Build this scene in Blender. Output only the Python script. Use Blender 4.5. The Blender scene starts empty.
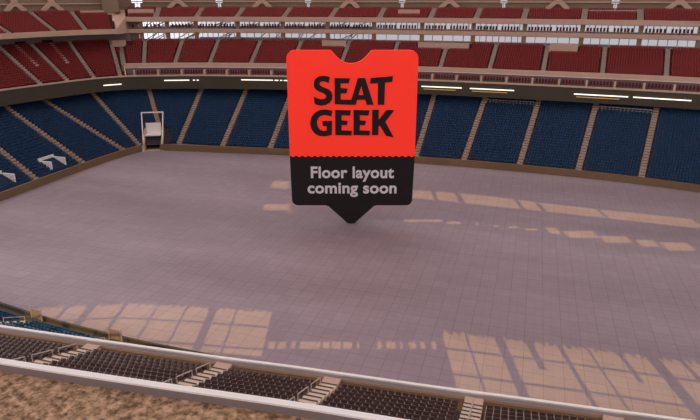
import bpy, math, random
import numpy as np
random.seed(7)
C = bpy.context.scene.collection
PI = math.pi
ALPHA = math.radians(17.0); PITCH = math.radians(19.85); EYE = 36.0; FPX = 588.0
# X runs along the far sideline, Y away from the viewer, Z up, metres; the eye is above the origin

# ------------------------------------------------------------------ materials
def lin(r, g, b):
    f = lambda c: (c/255/12.92) if c/255 <= .04045 else ((c/255+.055)/1.055)**2.4
    return (f(r), f(g), f(b), 1)
def mat(name, rgb, rough=.7, noise=.12, scale=1.5, emit=None, es=0, metal=0, spec=.3):
    m = bpy.data.materials.new(name); m.use_nodes = True
    nt = m.node_tree; b = nt.nodes['Principled BSDF']
    b.inputs['Roughness'].default_value = rough
    b.inputs['Metallic'].default_value = metal
    b.inputs['Specular IOR Level'].default_value = spec
    base = lin(*rgb)
    if noise:
        tc = nt.nodes.new('ShaderNodeTexCoord')
        nz = nt.nodes.new('ShaderNodeTexNoise'); nz.inputs['Scale'].default_value = scale; nz.inputs['Detail'].default_value = 4
        nt.links.new(tc.outputs['Object'], nz.inputs['Vector'])
        mx = nt.nodes.new('ShaderNodeMixRGB')
        mx.inputs[1].default_value = tuple(c*(1-noise) for c in base[:3])+(1,)
        mx.inputs[2].default_value = tuple(min(1, c*(1+noise)) for c in base[:3])+(1,)
        nt.links.new(nz.outputs['Fac'], mx.inputs[0]); nt.links.new(mx.outputs[0], b.inputs['Base Color'])
    else:
        b.inputs['Base Color'].default_value = base
    if es:
        b.inputs['Emission Color'].default_value = lin(*(emit or rgb)); b.inputs['Emission Strength'].default_value = es
    return m
M = {}
M['blue'] = mat('blue_plastic', (27, 64, 98), .45, .08, .2)
M['navy'] = mat('navy_shade', (22, 40, 66), .8, .05)  # entrance shade put into the passage floor colour
M['red'] = mat('red_plastic', (140, 44, 40), .5, .08, .2)
M['clubred'] = mat('club_red_plastic', (104, 26, 28), .5, .05)
M['brownseat'] = mat('dark_brown_plastic', (94, 72, 66), .5, .1)
M['armrest'] = mat('armrest_plastic', (172, 146, 134), .5, .05)
M['terrace'] = mat('terrace_concrete', (82, 72, 74), .9, .12, .4)  # dark grey carries the shade between the seat rows
M['terrace_red'] = mat('terrace_concrete_dark', (96, 52, 50), .9, .12, .4)
M['step'] = mat('stair_concrete', (226, 200, 176), .9, .12, 1)
M['farstep'] = mat('far_stair_concrete', (188, 164, 146), .9, .12, 1)
M['step_shade'] = mat('stair_shade', (92, 78, 68), .9, .1, 1)  # shading between stair steps, painted as dark strips
M['tan'] = mat('tan_concrete', (210, 176, 152), .85, .1, .3)
M['olive'] = mat('olive_wall', (130, 104, 76), .9, .25, .15)
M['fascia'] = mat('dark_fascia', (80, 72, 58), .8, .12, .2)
M['brown'] = mat('brown_panel', (150, 126, 106), .85, .1, .2)
M['grey'] = mat('grey_panel', (140, 124, 120), .8, .15, .2)
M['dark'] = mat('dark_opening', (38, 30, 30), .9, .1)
M['white'] = mat('white_paint', (252, 242, 232), .5, .04)
M['whitegrey'] = mat('grey_paint', (196, 184, 180), .6, .08, .6)
M['rail'] = mat('rail_metal', (200, 184, 172), .4, .05, metal=.2)
M['gold'] = mat('walkway_concrete', (128, 96, 62), .9, .2, .7)
M['lamp'] = mat('lit_lamp', (255, 250, 235), .5, 0, emit=(255, 248, 232), es=1.25)
M['warm'] = mat('lamp_reflection_glow', (200, 160, 96), .5, 0, emit=(200, 150, 80), es=.25)  # golden reflection below the strip lights, painted as a faint glow
M['orange'] = mat('sign_orange', (252, 60, 42), .6, 0, emit=(252, 50, 34), es=.42)  # even glow added so the panel outshines the hall light
M['black'] = mat('sign_black', (34, 28, 28), .6, 0)
M['letter'] = mat('letter_black', (40, 22, 24), .6, 0)
M['textwhite'] = mat('letter_grey', (238, 232, 232), .6, 0)
M['steel'] = mat('roof_steel', (150, 140, 136), .6, .1)

def glass():
    m = bpy.data.materials.new('window_glass'); m.use_nodes = True
    nt = m.node_tree; nt.nodes.remove(nt.nodes['Principled BSDF'])
    t = nt.nodes.new('ShaderNodeBsdfTransparent'); g = nt.nodes.new('ShaderNodeBsdfGlossy')
    t.inputs[0].default_value = (.97, .98, 1, 1); g.inputs['Roughness'].default_value = .05
    mx = nt.nodes.new('ShaderNodeMixShader'); mx.inputs[0].default_value = .06
    nt.links.new(t.outputs[0], mx.inputs[1]); nt.links.new(g.outputs[0], mx.inputs[2])
    nt.links.new(mx.outputs[0], nt.nodes['Material Output'].inputs[0]); return m
M['glass'] = glass()

def membrane():
    m = bpy.data.materials.new('roof_membrane'); m.use_nodes = True
    nt = m.node_tree; nt.nodes.remove(nt.nodes['Principled BSDF'])
    t = nt.nodes.new('ShaderNodeBsdfTranslucent'); g = nt.nodes.new('ShaderNodeBsdfDiffuse')
    t.inputs[0].default_value = (.62, .63, .76, 1); g.inputs[0].default_value = (.6, .57, .56, 1)
    mx = nt.nodes.new('ShaderNodeMixShader'); mx.inputs[0].default_value = .5
    nt.links.new(t.outputs[0], mx.inputs[1]); nt.links.new(g.outputs[0], mx.inputs[2])
    nt.links.new(mx.outputs[0], nt.nodes['Material Output'].inputs[0]); return m
M['membrane'] = membrane()

def floor_mat():
    m = bpy.data.materials.new('floor_tiles'); m.use_nodes = True
    nt = m.node_tree; b = nt.nodes['Principled BSDF']; L = nt.links.new
    b.inputs['Roughness'].default_value = .55; b.inputs['Specular IOR Level'].default_value = .25
    tc = nt.nodes.new('ShaderNodeTexCoord')
    def brick(w, h, mortar):
        k = nt.nodes.new('ShaderNodeTexBrick'); k.offset = 0; k.squash = 1
        k.inputs['Scale'].default_value = 1; k.inputs['Brick Width'].default_value = w; k.inputs['Row Height'].default_value = h
        k.inputs['Mortar Size'].default_value = mortar; k.inputs['Mortar Smooth'].default_value = .1
        k.inputs['Color1'].default_value = (1, 1, 1, 1); k.inputs['Color2'].default_value = (.93, .93, .93, 1)
        k.inputs['Mortar'].default_value = (.83, .81, .82, 1)
        L(tc.outputs['Object'], k.inputs['Vector']); return k
    k1 = brick(2.0, 2.0, .05); k2 = brick(1.0, 1.0, .03)
    k2.inputs['Mortar'].default_value = (.88, .87, .88, 1); k2.inputs['Color2'].default_value = (.97, .97, .97, 1)
    mp = nt.nodes.new('ShaderNodeMapping'); mp.inputs['Scale'].default_value = (.012, .05, 1); mp.inputs['Rotation'].default_value = (0, 0, -.12)
    L(tc.outputs['Object'], mp.inputs['Vector'])
    nz = nt.nodes.new('ShaderNodeTexNoise'); nz.inputs['Scale'].default_value = 1.3; nz.inputs['Detail'].default_value = 5
    L(mp.outputs[0], nz.inputs['Vector'])
    r = nt.nodes.new('ShaderNodeValToRGB'); r.color_ramp.elements[0].position = .3; r.color_ramp.elements[1].position = .7
    r.color_ramp.elements[0].color = lin(148, 130, 131); r.color_ramp.elements[1].color = lin(176, 157, 160)
    L(nz.outputs['Fac'], r.inputs[0])
    n2 = nt.nodes.new('ShaderNodeTexNoise'); n2.inputs['Scale'].default_value = .6; n2.inputs['Detail'].default_value = 8
    L(tc.outputs['Object'], n2.inputs['Vector'])
    r2 = nt.nodes.new('ShaderNodeValToRGB'); r2.color_ramp.elements[0].color = (.9, .9, .9, 1); r2.color_ramp.elements[1].color = (1.08, 1.08, 1.08, 1)
    L(n2.outputs['Fac'], r2.inputs[0])
    prev = r.outputs[0]
    for o in (r2.outputs[0], k1.outputs[0], k2.outputs[0]):
        x = nt.nodes.new('ShaderNodeMixRGB'); x.blend_type = 'MULTIPLY'; x.inputs[0].default_value = 1
        L(prev, x.inputs[1]); L(o, x.inputs[2]); prev = x.outputs[0]
    L(prev, b.inputs['Base Color']); return m
M['floor'] = floor_mat()

def ledge_mat():
    m = bpy.data.materials.new('rough_tan_concrete'); m.use_nodes = True
    nt = m.node_tree; b = nt.nodes['Principled BSDF']; L = nt.links.new
    b.inputs['Roughness'].default_value = .95
    tc = nt.nodes.new('ShaderNodeTexCoord')
    n1 = nt.nodes.new('ShaderNodeTexNoise'); n1.inputs['Scale'].default_value = 7; n1.inputs['Detail'].default_value = 8; n1.inputs['Roughness'].default_value = .65
    n2 = nt.nodes.new('ShaderNodeTexNoise'); n2.inputs['Scale'].default_value = 1.3; n2.inputs['Detail'].default_value = 3
    L(tc.outputs['Object'], n1.inputs['Vector']); L(tc.outputs['Object'], n2.inputs['Vector'])
    r = nt.nodes.new('ShaderNodeValToRGB'); e = r.color_ramp.elements
    e[0].position = .36; e[0].color = lin(96, 66, 42); e[1].position = .64; e[1].color = lin(208, 168, 134)
    x = e.new(.47); x.color = lin(150, 116, 84)
    L(n1.outputs['Fac'], r.inputs[0])
    r2 = nt.nodes.new('ShaderNodeValToRGB'); r2.color_ramp.elements[0].color = (.8, .8, .8, 1); r2.color_ramp.elements[1].color = (1.15, 1.15, 1.12, 1)
    L(n2.outputs['Fac'], r2.inputs[0])
    mx = nt.nodes.new('ShaderNodeMixRGB'); mx.blend_type = 'MULTIPLY'; mx.inputs[0].default_value = 1
    L(r.outputs[0], mx.inputs[1]); L(r2.outputs[0], mx.inputs[2]); L(mx.outputs[0], b.inputs['Base Color'])
    bp = nt.nodes.new('ShaderNodeBump'); bp.inputs['Strength'].default_value = .3; bp.inputs['Distance'].default_value = .05
    L(n1.outputs['Fac'], bp.inputs['Height']); L(bp.outputs[0], b.inputs['Normal'])
    return m
M['ledge'] = ledge_mat()

# ------------------------------------------------------------------ mesh helpers
BOXF = [(0, 3, 2, 1), (4, 5, 6, 7), (0, 1, 5, 4), (1, 2, 6, 5), (2, 3, 7, 6), (3, 0, 4, 7)]
class MB:
    def __init__(s): s.v = []; s.f = []; s.mi = []
    def poly(s, pts, mi=0):
        n = len(s.v); s.v += [tuple(p) for p in pts]; s.f.append(tuple(range(n, n+len(pts)))); s.mi.append(mi)
    def box8(s, pts, mi=0):
        n = len(s.v); s.v += [tuple(p) for p in pts]
        for f in BOXF: s.f.append(tuple(n+i for i in f)); s.mi.append(mi)
    def box(s, c, d, mi=0, yaw=0):        # centre, full size, yaw
        cs, sn = math.cos(yaw), math.sin(yaw); P = []
        for z in (-.5, .5):
            for x, y in ((-.5, -.5), (.5, -.5), (.5, .5), (-.5, .5)):
                a, b = x*d[0], y*d[1]
                P.append((c[0]+a*cs-b*sn, c[1]+a*sn+b*cs, c[2]+z*d[2]))
        s.box8(P, mi)
    def bar(s, a, b, r, n=6, mi=0):
        a = np.array(a, float); b = np.array(b, float); d = b-a; L = np.linalg.norm(d)
        if L < 1e-6: return
        d /= L; up = np.array([0, 0, 1.]) if abs(d[2]) < .9 else np.array([1., 0, 0])
        u = np.cross(d, up); u /= np.linalg.norm(u); w = np.cross(d, u)
        k = len(s.v)
        for e in (a, b):
            for i in range(n):
                t = 2*PI*i/n; s.v.append(tuple(e+r*(u*math.cos(t)+w*math.sin(t))))
        for i in range(n):
            j = (i+1) % n; s.f.append((k+i, k+j, k+n+j, k+n+i)); s.mi.append(mi)
        s.f.append(tuple(k+i for i in reversed(range(n)))); s.f.append(tuple(k+n+i for i in range(n))); s.mi += [mi, mi]
    def build(s, name, mats, parent=None):
        me = bpy.data.meshes.new(name); me.from_pydata(s.v, [], s.f)
        if not isinstance(mats, (list, tuple)): mats = [mats]
        for m in mats: me.materials.append(m)
        if len(mats) > 1: me.polygons.foreach_set('material_index', s.mi)
        me.update()
        o = bpy.data.objects.new(name, me); C.objects.link(o)
        if parent is not None: o.parent = parent
        return o
def rebase(o, loc):      # put the origin at the thing's base
    o.data.transform(__import__('mathutils').Matrix.Translation((-loc[0], -loc[1], -loc[2]))); o.location = loc
def tag(o, label=None, cat=None, group=None, kind=None):
    if label: o['label'] = label
    if cat: o['category'] = cat
    if group: o['group'] = group
    if kind: o['kind'] = kind
    return o
def empty(name, loc=(0, 0, 0), rz=0):
    o = bpy.data.objects.new(name, None); C.objects.link(o); o.location = loc; o.rotation_euler.z = rz; o.empty_display_size = .2; return o
def struct(o, label=None, cat=None): return tag(o, label, cat, kind='structure')

def proj(p):
    U, V, z = p; c, s = math.cos(ALPHA), math.sin(ALPHA)
    X = U*c+V*s; D = -U*s+V*c; dz = z-EYE
    zc = D*math.cos(PITCH)-dz*math.sin(PITCH); yc = D*math.sin(PITCH)+dz*math.cos(PITCH)
    if zc < .5: return (-999, -999, zc)
    return (350+FPX*X/zc, 210-FPX*yc/zc, zc)

# smooth plan curve with outward normals
class Curve:
    def __init__(s, pts, out):      # out: +1 when outward is to the left of travel
        P = [np.array(p, float) for p in pts]; Q = []
        for i in range(len(P)-1):
            p0 = P[max(i-1, 0)]; p1 = P[i]; p2 = P[i+1]; p3 = P[min(i+2, len(P)-1)]
            for k in range(24):
                t = k/24
                Q.append(.5*((2*p1)+(-p0+p2)*t+(2*p0-5*p1+4*p2-p3)*t*t+(-p0+3*p1-3*p2+p3)*t**3))
        Q.append(P[-1]); Q = np.array(Q)
        d = np.linalg.norm(np.diff(Q, axis=0), axis=1); a = np.concatenate([[0], np.cumsum(d)])
        s.L = a[-1]; n = int(s.L/.5)+1; t = np.linspace(0, s.L, n)
        s.t = t; s.P = np.stack([np.interp(t, a, Q[:, 0]), np.interp(t, a, Q[:, 1])], 1)
        T = np.gradient(s.P, axis=0); T /= np.linalg.norm(T, axis=1)[:, None]
        N = np.stack([-T[:, 1], T[:, 0]], 1)*out
        k = np.ones(41)/41                                        # smoothed normals keep outer rows even in the corner
        Np = np.stack([np.convolve(np.pad(N[:, i], 20, 'edge'), k, 'valid') for i in (0, 1)], 1)
        s.N = Np/np.linalg.norm(Np, axis=1)[:, None]
    def at(s, t, off=0, z=0):
        x = np.interp(t, s.t, s.P[:, 0]); y = np.interp(t, s.t, s.P[:, 1])
        nx = np.interp(t, s.t, s.N[:, 0]); ny = np.interp(t, s.t, s.N[:, 1])
        return (float(x+nx*off), float(y+ny*off), z)
    def near_px(s, px, off, z):      # arclength where the offset line crosses a sight line
        best = min(s.t, key=lambda t: abs(proj(s.at(t, off, z))[0]-px)); return float(best)
    def near_u(s, U): return float(s.t[np.argmin(abs(s.P[:, 0]-U))])
    def wall(s, mb, t0, t1, o0, o1, z0, z1, step=2.0, mi=0):       # solid band following the curve
        n = max(1, int((t1-t0)/step)); ts = np.linspace(t0, t1, n+1); k = len(mb.v)
        for t in ts:
            mb.v += [s.at(t, o0, z0), s.at(t, o1, z0), s.at(t, o1, z1), s.at(t, o0, z1)]
        for i in range(n):
            a = k+4*i
            for j in range(4):
                mb.f.append((a+j, a+(j+1) % 4, a+4+(j+1) % 4, a+4+j)); mb.mi.append(mi)
        mb.f.append((k, k+1, k+2, k+3)); e = k+4*n; mb.f.append((e+3, e+2, e+1, e)); mb.mi += [mi, mi]
    def sheet(s, mb, t0, t1, o0, z0, o1, z1, step=2.0, mi=0):      # thin sloped slab
        n = max(1, int((t1-t0)/step)); ts = np.linspace(t0, t1, n+1); k = len(mb.v)
        for t in ts: mb.v += [s.at(t, o0, z0), s.at(t, o1, z1), s.at(t, o1, z1-.3), s.at(t, o0, z0-.3)]
        for i in range(n):
            a = k+4*i
            for j in range(4): mb.f.append((a+j, a+(j+1) % 4, a+4+(j+1) % 4, a+4+j)); mb.mi.append(mi)

# a ruled seating surface between two station lists (bottom, top)
class Rake:
    def __init__(s, B, T, rows): s.B = [np.array(b, float) for b in B]; s.T = [np.array(t, float) for t in T]; s.rows = rows
    def pt(s, i, f, g):       # segment i, along f, up g
        return (s.B[i]*(1-f)+s.B[i+1]*f)*(1-g)+(s.T[i]*(1-f)+s.T[i+1]*f)*g
    def st(s, i, g): return s.B[i]*(1-g)+s.T[i]*g
    def terrace(s, name, m, lbl=None):
        mb = MB(); R = s.rows
        for i in range(len(s.B)-1):
            for r in range(R):
                a = s.pt(i, 0, r/R); b = s.pt(i, 1, r/R); c = s.pt(i, 1, (r+1)/R); d = s.pt(i, 0, (r+1)/R)
                zt = a[2]; zb = b[2]
                c2 = (c[0], c[1], zb); d2 = (d[0], d[1], zt)
                mb.poly([a, b, c2, d2]); mb.poly([d2, c2, c, d])
        return struct(mb.build(name, m), lbl, 'terrace')
    def seats(s, pitch, gap=.75):
        out = []; R = s.rows
        for i in range(len(s.B)-1):
            for r in range(R):
                a = s.pt(i, 0, (r+.55)/R); b = s.pt(i, 1, (r+.55)/R); d = b-a; L = math.hypot(d[0], d[1])
                z0 = s.pt(i, 0, r/R)[2]; z1 = s.pt(i, 1, r/R)[2]
                if L < 2*gap+1: continue
                n = int((L-2*gap)/pitch); yaw = math.atan2(d[1], d[0])
                st = gap+(L-2*gap-(n-1)*pitch)/2
                for k in range(n):
                    f = (st+k*pitch)/L; p = a+d*f
                    out.append((p[0], p[1], z0+(z1-z0)*f, yaw, i, r))
        return out
def aisle(B, T, n, w=1.15, lift=.06, far=True):
    mb = MB(); n = n//2 if far else n; B = np.array(B, float); T = np.array(T, float); d = T-B; h = np.array([d[0], d[1], 0]); L = np.linalg.norm(h); h /= L
    s = np.array([-h[1], h[0], 0])*w/2; run = L/n; rise = d[2]/n
    for k in range(n):
        p = B+h*run*k; z = B[2]+rise*(k+1)+lift; zl = z-rise-.25
        q = p+h*run
        P = [(p-s), (p+s), (q+s), (q-s)]
        mb.box8([(x[0], x[1], zl) for x in P]+[(x[0], x[1], z) for x in P], 0)
        k0 = len(mb.v)                                     # dark strip on the tread, step shading put into colour
        a0, a1 = (p+h*run*.3, q) if far else (p, p+h*run*.2)   # shade strip: tread back when far, front edge when near
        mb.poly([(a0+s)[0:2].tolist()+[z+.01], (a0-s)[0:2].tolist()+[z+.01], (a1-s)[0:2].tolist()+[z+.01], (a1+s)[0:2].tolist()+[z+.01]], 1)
    return mb
ORD = ['first', 'second', 'third', 'fourth', 'fifth', 'sixth', 'seventh', 'eighth', 'ninth', 'tenth', 'eleventh', 'twelfth', 'thirteenth', 'fourteenth', 'fifteenth', 'sixteenth', 'seventeenth', 'eighteenth', 'nineteenth', 'twentieth']
ORD += ['twenty-'+x for x in ORD[:9]]+['thirtieth']

# seat prototypes: x along the row, +y towards the back, z up
def seat_parts(w=.47, arm=False, tall=.82):
    body = MB()
    b0, b1 = .02, .12
    body.box8([(-w/2, b0, .3), (w/2, b0, .3), (w/2, b0+.07, .3), (-w/2, b0+.07, .3),
               (-w/2+.02, b1, tall), (w/2-.02, b1, tall), (w/2-.02, b1+.06, tall), (-w/2+.02, b1+.06, tall)])
    body.box8([(-w/2, -.36, .38), (w/2, -.36, .38), (w/2, b0, .34), (-w/2, b0, .34),
               (-w/2, -.38, .44), (w/2, -.38, .44), (w/2, b0, .41), (-w/2, b0, .41)])
    body.box((0, -.02, .17), (.07, .07, .34))
    a = MB()
    for sx in (-1,):
        a.box((sx*(w/2+.02), -.1, .62), (.055, .3, .06)); a.box((sx*(w/2+.02), .1, .5), (.05, .06, .36))
    return body, a
def mesh_of(mb, name, m):
    me = bpy.data.meshes.new(name); me.from_pydata(mb.v, [], mb.f); me.materials.append(m); me.update(); return me
def crowd(seats, mb0, name, m):
    v = np.array(mb0.v); F = np.array(mb0.f); n = len(seats)
    S = np.array([[s[0], s[1], s[2], s[3]] for s in seats])
    c, sn = np.cos(S[:, 3])[:, None], np.sin(S[:, 3])[:, None]
    X = v[None, :, 0]*c-v[None, :, 1]*sn+S[:, 0:1]; Y = v[None, :, 0]*sn+v[None, :, 1]*c+S[:, 1:2]
    Z = v[None, :, 2]+S[:, 2:3]
    A = np.stack([X, Y, Z], -1).reshape(-1, 3); G = (F[None]+np.arange(n)[:, None, None]*len(v)).reshape(-1, 4)
    me = bpy.data.meshes.new(name)
    me.vertices.add(len(A)); me.vertices.foreach_set('co', A.ravel())
    me.loops.add(G.size); me.loops.foreach_set('vertex_index', G.ravel().astype(np.int32))
    me.polygons.add(len(G)); me.polygons.foreach_set('loop_start', (np.arange(len(G))*4).astype(np.int32))
    me.update(calc_edges=True); me.materials.append(m)
    o = bpy.data.objects.new(name, me); C.objects.link(o); return o
def pick(seats, ok, n=300):
    s = [(proj((q[0], q[1], q[2]+.5)), q) for q in seats]
    vis = [(p[2], q) for p, q in s if -3 < p[0] < 703 and -3 < p[1] < 423 and ok(p, q)]
    vis.sort(key=lambda a: a[0]); ch = [q for _, q in vis[:n]]; ids = set(id(q) for q in ch)
    return ch, [q for q in seats if id(q) not in ids]

# ------------------------------------------------------------------ plan curves
WALL = Curve([(-93.3, 40), (-93.3, 60), (-93.4, 75), (-93.4, 90.5), (-93.2, 104.9), (-92.6, 115), (-91, 121.2), (-86, 123.8), (-77, 125.2), (-57, 128), (-40, 129.4), (-24, 130.3), (-5, 130.2), (15.6, 128.6), (25.8, 127), (34, 125), (48, 121), (60, 117)], 1)
FRONT = Curve([(-113, 55), (-113.6, 85), (-113, 103.4), (-110.6, 114.1), (-107.3, 125.6), (-102.2, 132.6), (-93.5, 136.8), (-84.3, 140.2), (-60.4, 145), (-27.4, 148), (-7.3, 147.6), (14.9, 146.3), (33, 144.2), (50, 140.5), (62, 137)], 1)
# travel goes away then right: outward (left of travel) is away from the field
tcorner = FRONT.near_px(127, 0, 16.5)
FL = FRONT.L

# ------------------------------------------------------------------ floor
mb = MB(); mb.box((-15, 85, -.25), (190, 130, .5))
struct(mb.build('floor', M['floor']), 'pale lilac grey tiled event floor covering the whole stadium bowl', 'floor')

# field wall
mb = MB(); tv = WALL.near_px(152, 0, 0)
WALL.wall(mb, 0, tv-2.2, 0, .5, 0, 1.55); WALL.wall(mb, tv+2.2, WALL.L, 0, .5, 0, 1.55)
struct(mb.build('wall_far', M['olive']), 'low olive brown wall between the floor and the blue seats', 'wall')

# ------------------------------------------------------------------ blue lower tier, left and far
bB = [(-93.9, 50), (-93.9, 63.5), (-93.9, 77), (-93.9, 90.4), (-93.8, 103.8), (-92.9, 116.6), (-92.2, 121.8), (-87.0, 124.8), (-83.9, 126.6), (-71.9, 127.1), (-59.7, 128.6), (-47.8, 130), (-36, 130.9), (-24.1, 131.1), (-13.1, 131.2), (-.9, 130.9), (11.2, 129.6), (23.2, 127.6), (35, 125), (47, 121.8)]
bT = [(-118, 50), (-118, 63.5), (-118, 78), (-117.8, 95.5), (-117.5, 107.5), (-116.3, 117.8), (-111.6, 130.3), (-99.6, 138.6), (-86.7, 144.4), (-74.8, 147.8), (-62.5, 151), (-50, 152.5), (-36.8, 153.2), (-23.9, 153.4), (-10.9, 152.6), (2, 151.9), (15, 150.4), (27.6, 148.2), (40, 145.2), (52.5, 141.5)]
BZ0, BZ1 = 1.3, 12.5
blue = Rake([b+(BZ0,) for b in bB], [t+(BZ1,) for t in bT], 26)
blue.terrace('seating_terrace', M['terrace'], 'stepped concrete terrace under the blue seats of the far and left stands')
names_blue = []
for i in range(3, len(bB)-1):
    B = blue.st(i, 0.0); T = blue.st(i, 1.0)
    if i == 7: B = blue.st(i, .36)
    o = aisle(B, T, 52 if i != 7 else 34, 1.18 if i > 7 else 1.05).build('aisle_stair', [M['farstep'], M['step_shade']])
    rebase(o, tuple(B))
    if i < 7: lb = 'tan concrete aisle stair through the blue left stand, %s from the left edge' % ORD[i-3]
    elif i == 7: lb = 'narrow tan aisle stair rising above the white framed corner tunnel'
    elif i in (10, 11, 12): lb = 'tan aisle stair of the far blue stand %s the orange sign' % ({10: 'just left of', 11: 'behind the left half of', 12: 'behind the right half of'}[i])
    elif i > 12: lb = 'tan aisle stair of the far blue stand, %s to the right of the orange sign' % ORD[i-13]
    else: lb = 'tan aisle stair of the far blue stand, %s to the right of the corner tunnel' % ORD[i-8]
    tag(o, lb, 'stair', 'aisle stairs of the blue stands')
blue_seats = [s for s in blue.seats(.56, .85)]
vb = np.array([-88.6, 124.0])
blue_seats = [s for s in blue_seats if not (math.hypot(s[0]+90.2, s[1]-125.6) < 3.9)]
# keep seats out of the two small entry openings of the left stand
UF = [(-96.6, 98.0), (-96.8, 84.6)]
blue_seats = [s for s in blue_seats if not any(abs(s[0]-u-.3) < 1.9 and abs(s[1]-v) < 2.1 for u, v in UF)]

for n, (u, v) in enumerate(UF):
    e = tag(empty('stand_entrance', (u, v, 1.2)), 'white three sided entrance wall in the blue stand, %s' % ('beside the second stair' if n == 0 else 'cut by the left edge'), 'entrance', 'entrance walls in the left stand')
    mb = MB(); mb.box((-1.6, 0, 1.6), (.35, 4.25, 2.3)); mb.build('back_wall', M['white'], e)
    for sy in (-1, 1):
        mb = MB(); mb.box((-.1, sy*1.95, 1.4), (3.3, .35, 1.9)); mb.build('side_wall', M['white'], e)
    mb = MB(); mb.box8([(-1.45, -1.77, 0), (1.6, -1.77, 0), (1.6, 1.77, 0), (-1.45, 1.77, 0), (-1.45, -1.77, 2.25), (1.6, -1.77, .75), (1.6, 1.77, .75), (-1.45, 1.77, 2.25)]); mb.build('passage_floor', M['navy'], e)

# corner tunnel
e = tag(empty('corner_tunnel', (-88.9, 122.6, 0), math.radians(26)), 'white framed field tunnel with pale panel in the far left corner', 'tunnel')
mb = MB(); mb.box((0, 4.4, 4.8), (3.7, .35, 2.8)); mb.box((0, 3.2, 3.5), (3.7, 2.6, .3)); mb.build('header_panel', M['white'], e)
mb = MB(); mb.box((0, 4.6, 1.6), (4.2, .3, 3.4)); mb.build('tunnel_back', M['dark'], e)
for sx in (-1, 1):
    mb = MB()
    mb.box8([(sx*2.15-.18, 0, 0), (sx*2.15+.18, 0, 0), (sx*2.15+.18, 5, 0), (sx*2.15-.18, 5, 0),
             (sx*2.15-.18, 0, 1.8), (sx*2.15+.18, 0, 1.8), (sx*2.15+.18, 5, 4.9), (sx*2.15-.18, 5, 4.9)])
    mb.build('side_wall', M['tan'], e)
    mb = MB(); mb.box8([(sx*2.25-.13, -.1, 0), (sx*2.25+.13, -.1, 0), (sx*2.25+.13, .15, 0), (sx*2.25-.13, .15, 0), (sx*2.6-.13, 4.6, 8.9), (sx*2.6+.13, 4.6, 8.9), (sx*2.6+.13, 4.85, 8.9), (sx*2.6-.13, 4.85, 8.9)])
    mb.build('post', M['white'], e)
mb = MB(); mb.box((0, 4.7, 8.8), (5.4, .25, .3)); mb.build('top_rail', M['white'], e)
mb = MB(); mb.box((0, 2.2, .03), (3.9, 4.6, .08)); mb.build('threshold', M['tan'], e)

# guard rails at the top of two far blue blocks
def guard(p0, p1, h, lb, posts=14, name='guard_rail'):
    e = tag(empty(name, p0), lb, 'railing', 'guard rails across the stands')
    a = np.zeros(3); b = np.array(p1, float)-np.array(p0, float)
    mb = MB(); mb.bar(a+[0, 0, h], b+[0, 0, h], .1); mb.bar(a+[0, 0, h*.55], b+[0, 0, h*.55], .035); mb.build('handrail', M['rail'], e)
    for k in range(posts+1):
        mb = MB(); q = a+(b-a)*k/posts; mb.bar(q, q+[0, 0, h], .05, 5); mb.build('post', M['rail'], e)
    return e
def gpos(i, g, f=.0): p = blue.pt(i, f, g); return tuple(p)
guard(gpos(14, .88, .06), gpos(14, .88, .94), 1.1, 'pale guard rail across the top of a far blue block beside the orange sign')
guard(gpos(16, .88, .06), gpos(16, .88, .94), 1.1, 'pale guard rail across the top of the far right blue block')

# ------------------------------------------------------------------ dark fascia above the blue tier
mb = MB()
FRONT.wall(mb, 0, FL, 0, 1.0, 13.15, 16.45)
struct(mb.build('trim_1', M['fascia']), 'dark brown fascia band above the blue seats', 'fascia')
mb = MB(); FRONT.wall(mb, 0, FL, -.12, .5, 16.45, 16.8)
struct(mb.build('trim_2', M['tan']), 'thin pink concrete lip along the front of the red tier', 'ledge')
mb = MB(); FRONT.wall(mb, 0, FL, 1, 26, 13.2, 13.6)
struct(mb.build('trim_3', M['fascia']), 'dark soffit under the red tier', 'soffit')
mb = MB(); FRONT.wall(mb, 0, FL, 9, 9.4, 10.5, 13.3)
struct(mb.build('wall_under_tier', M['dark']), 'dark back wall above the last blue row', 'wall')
# lit strips on the fascia
strips = [(103, 121, 14.7), (165, 190, 15.4), (193, 195, 15.4), (197, 198.5, 15.4), (242, 272, 15.6), (275, 278.5, 15.6), (280.5, 282, 15.6), (284, 290, 15.6), (422, 461, 15.1), (470, 513, 15.1), (575, 628, 15.0), (633, 692, 15.0)]
for n, (x0, x1, z) in enumerate(strips):
    t0 = FRONT.near_px(x0, -.1, z); t1 = FRONT.near_px(x1, -.1, z)
    a = FRONT.at(t0, -.1, z); b = FRONT.at(t1, -.1, z)
    e = empty('fascia_light', a); L = math.hypot(b[0]-a[0], b[1]-a[1]); yaw = math.atan2(b[1]-a[1], b[0]-a[0]); e.rotation_euler.z = yaw
    L = max(L, .5)
    if x1-x0 > 5:
        where = {0: 'above the left corner of the blue stand', 1: 'right of the far left corner', 4: 'left of the orange sign', 7: 'touching the left side of the orange sign', 8: 'just right of the orange sign', 9: 'second to the right of the orange sign', 10: 'third to the right of the orange sign', 11: 'nearest the right edge of the picture'}[n]
        lb = 'glowing white strip light on the dark fascia '+where
    else:
        lb = 'tiny square fascia light, %s' % {2: 'left one of the pair farther from the sign', 3: 'right one of the pair farther from the sign', 5: 'left one of the pair nearer the sign', 6: 'right one of the pair nearer the sign'}[n]
    tag(e, lb, 'light', 'strip lights on the dark fascia')
    mb = MB(); mb.box((L/2, 0, 0), (L, .16, .22)); mb.build('diffuser', M['lamp'], e)
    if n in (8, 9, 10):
        mb = MB(); mb.box((L*.45, .02, -.62), (L*.8, .12, .22)); mb.build('lamp_reflection', M['warm'], e)  # glowing bar stands in for the reflected lamp light

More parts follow.
